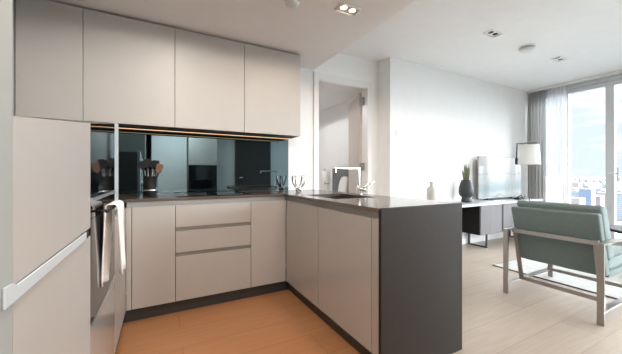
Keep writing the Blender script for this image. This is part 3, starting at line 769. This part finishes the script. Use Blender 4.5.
# ================================================================== BEDROOM
t = thing('bed', (2.6, 4.6, 0), 'bed with grey panelled headboard in the bedroom beyond the doorway', 'bed')
bm = bmesh.new()
HB0, HB1 = 3.92, 4.62
for i in range(3):
    for k in range(6): pass
abox(bm, 2.90, 2.975, 3.92, 4.62, 0.0, 1.20)
link('headboard', bm, M['headboard'], t, bevel=0.01)
bm = bmesh.new()
for z in (.78, .88, .98, 1.08, 1.17): abox(bm, 2.885, 2.899, 3.95, 4.59, z - .045, z + .035)
link('headboard_panel', bm, M['headboard'], t, bevel=0.008)
box('mattress', 1.4, 2.88, 3.95, 4.6, .25, .55, M['pillow'], t, bevel=0.03); box('bed_base', 1.42, 2.88, 3.97, 4.58, .02, .245, M['headboard'], t)
for (cx, cy, cz, sx, sz, tilt, lb) in ((2.80, 4.10, .86, .30, .30, .25, 'white pillow leaning against the grey headboard'), ):
    bm = bmesh.new(); bmesh.ops.create_uvsphere(bm, u_segments=24, v_segments=14, radius=1)
    for v in bm.verts:
        x, y, z = v.co
        y = math.copysign(abs(y) ** .55, y); z = math.copysign(abs(z) ** .6, z)
        v.co = Vector((x * .05 + z * .04, y * .12, z * .20)) + Vector((cx, cy, cz))
    props(link('pillow', bm, M['pillow'], loc=(cx, cy, cz - .2), smooth=True), lb, 'pillow')
t = thing('wall_lamp', (2.9, 4.86, 1.0), 'small white cylindrical wall lamp beside the headboard', 'lamp')
bm = bmesh.new(); lathe(bm, [(.06, .96), (.06, 1.17), (.057, 1.17), (.057, .96)], 2.88, 4.86, 28, cap=False); link('lamp_shade', bm, M['shade'], t, smooth=True)
bm = bmesh.new(); tube(bm, [(2.88, 4.86, .90), (2.88, 4.86, 1.21)], .008, 8); tube(bm, [(2.88, 4.86, .92), (2.978, 4.86, .92)], .008, 8); link('bracket', bm, M['steel'], t)
bm = bmesh.new(); bmesh.ops.create_uvsphere(bm, u_segments=12, v_segments=8, radius=.025, matrix=Matrix.Translation((2.88, 4.86, 1.05))); link('bulb', bm, M['lampglow'], t)
bt = thing('bedroom_fill_light', (1.6, 4.6, 2.43), 'unseen round downlight added to light the bedroom', 'light')
bm = bmesh.new(); lathe(bm, [(.05, 2.4295), (.05, 2.424)], 1.6, 4.6, 24); link('lamp', bm, M['lampglow'], bt)
spot_lamp(1.6, 4.6, 2.40, 40, (.97, .98, 1), bt, .08, 165)  # fill for the bedroom, from a fitting added out of view

# ================================================================== CITY BELOW
cm = bpy.data.materials.new('city_ground'); cm.use_nodes = True
cn = cm.node_tree; b = cn.nodes['Principled BSDF']; b.inputs['Roughness'].default_value = .9; n = cn.nodes.new; l = cn.links.new
tcn = n('ShaderNodeTexCoord'); vo = n('ShaderNodeTexVoronoi'); vo.inputs['Scale'].default_value = .05; vo.distance = 'MANHATTAN'; l(tcn.outputs['Object'], vo.inputs['Vector'])
crn = n('ShaderNodeValToRGB'); sx = n('ShaderNodeSeparateColor'); l(vo.outputs['Color'], sx.inputs[0]); l(sx.outputs[0], crn.inputs['Fac'])
e = crn.color_ramp.elements; e[0].color = (.11, .16, .165, 1); e[1].color = (.40, .43, .47, 1)
for p_, c_ in ((.3, (.15, .21, .19, 1)), (.5, (.24, .26, .28, 1)), (.65, (.33, .27, .26, 1)), (.8, (.24, .29, .37, 1))):
    q = e.new(p_); q.color = c_
crn.color_ramp.interpolation = 'CONSTANT'
l(crn.outputs['Color'], b.inputs['Base Color'])
GZ = -75.0
bm = bmesh.new()
vs = [bm.verts.new(p) for p in ((20, -9000, GZ), (15000, -9000, GZ), (15000, 9000, GZ), (20, 9000, GZ))]; bm.faces.new(vs)
props(link('ground', bm, cm, loc=(20, 0, GZ)), kind='structure')
def facade(name, col, wcol):
    m = bpy.data.materials.new(name); m.use_nodes = True; nt = m.node_tree; b = nt.nodes['Principled BSDF']; n = nt.nodes.new; l = nt.links.new
    t = n('ShaderNodeTexCoord'); br = n('ShaderNodeTexBrick'); br.offset = 0; br.inputs['Scale'].default_value = 1; br.inputs['Brick Width'].default_value = 3.2; br.inputs['Row Height'].default_value = 3.2; br.inputs['Mortar Size'].default_value = .8
    br.inputs['Color1'].default_value = (*wcol, 1); br.inputs['Color2'].default_value = (*wcol, 1); br.inputs['Mortar'].default_value = (*col, 1)
    mp = n('ShaderNodeMapping'); mp.inputs['Rotation'].default_value = (PI / 2, 0, 0); l(t.outputs['Object'], mp.inputs['Vector']); l(mp.outputs['Vector'], br.inputs['Vector']); l(br.outputs['Color'], b.inputs['Base Color']); b.inputs['Roughness'].default_value = .7
    return m
FAC = {'blue': facade('hazed_blue_facade', (0.230, 0.290, 0.410), (0.165, 0.240, 0.420)), 'white': facade('hazed_white_facade', (0.435, 0.458, 0.495), (0.315, 0.360, 0.420)), 'brick': facade('hazed_red_brick_facade', (0.413, 0.285, 0.285), (0.315, 0.255, 0.285)), 'grey': facade('hazed_grey_facade', (0.330, 0.360, 0.398), (0.255, 0.300, 0.345)), 'pink': facade('hazed_pink_brick_facade', (0.450, 0.360, 0.360), (0.345, 0.315, 0.345))}  # facade colours paled and greyed to stand in for distance haze
roofm = mat('flat_roof', (.30, .31, .33), .9)
def tower(px, dist, wd, ytop, kind, label, dp=None, group='nearer city blocks below the window'):
    """a distant block seen in direction of picture column px at a given distance, roof at row ytop"""
    c_, s_ = math.cos(math.radians(27.881)), math.sin(math.radians(27.881)); r = (px - 311) / 284.871
    X, Y = dist * (s_ + r * c_), dist * (c_ - r * s_); Z = 1.084 - (ytop - 175.05) * dist / 284.871
    t = thing('city_building', (X, Y, GZ), label, 'building', group); dp = dp or wd
    box('wall', X - dp / 2, X + dp / 2, Y - wd / 2, Y + wd / 2, GZ, Z, FAC[kind], t)
    box('roof', X - dp / 2 - .3, X + dp / 2 + .3, Y - wd / 2 - .3, Y + wd / 2 + .3, Z, Z + 1.2, roofm, t)
tower(587, 420, 14, 189.5, 'blue', 'tall blue tower block seen through the window')
tower(577, 520, 16, 191.5, 'white', 'white slab block just left of the blue tower')
tower(570.5, 600, 22, 188.5, 'grey', 'grey block at the left edge of the glass')
tower(596, 460, 15, 196.5, 'brick', 'wide red brick block right of the blue tower')
tower(604, 560, 18, 193, 'pink', 'pink brick block beside the window mullion')
tower(574, 400, 18, 198.5, 'pink', 'low pink block left of the blue tower, in front of the white slab')
tower(619, 480, 24, 194, 'white', 'white block seen through the right-hand pane')
rr = random.Random(3)
spots = []
for i in range(90):
    px = rr.uniform(566, 625); dist = rr.uniform(800, 4500); h = rr.uniform(9, 26) * (1.8 if i % 9 == 0 else 1)
    yt = 175.05 + (76 - h) * 284.871 / dist
    wd_ = rr.uniform(10, 26); th_ = math.atan2(px - 311, 284.871) + math.radians(27.881)
    q = (dist / math.cos(th_ - math.radians(27.881)) * math.sin(th_), dist / math.cos(th_ - math.radians(27.881)) * math.cos(th_))
    if any(math.hypot(q[0] - p_[0], q[1] - p_[1]) < 45 for p_ in spots): continue
    spots.append(q)
    k = rr.choice(['white', 'grey', 'white', 'pink', 'grey', 'brick'])
    tower(px, dist, wd_, yt, k, 'small far-off city block near the horizon', group='far-off city blocks near the horizon')
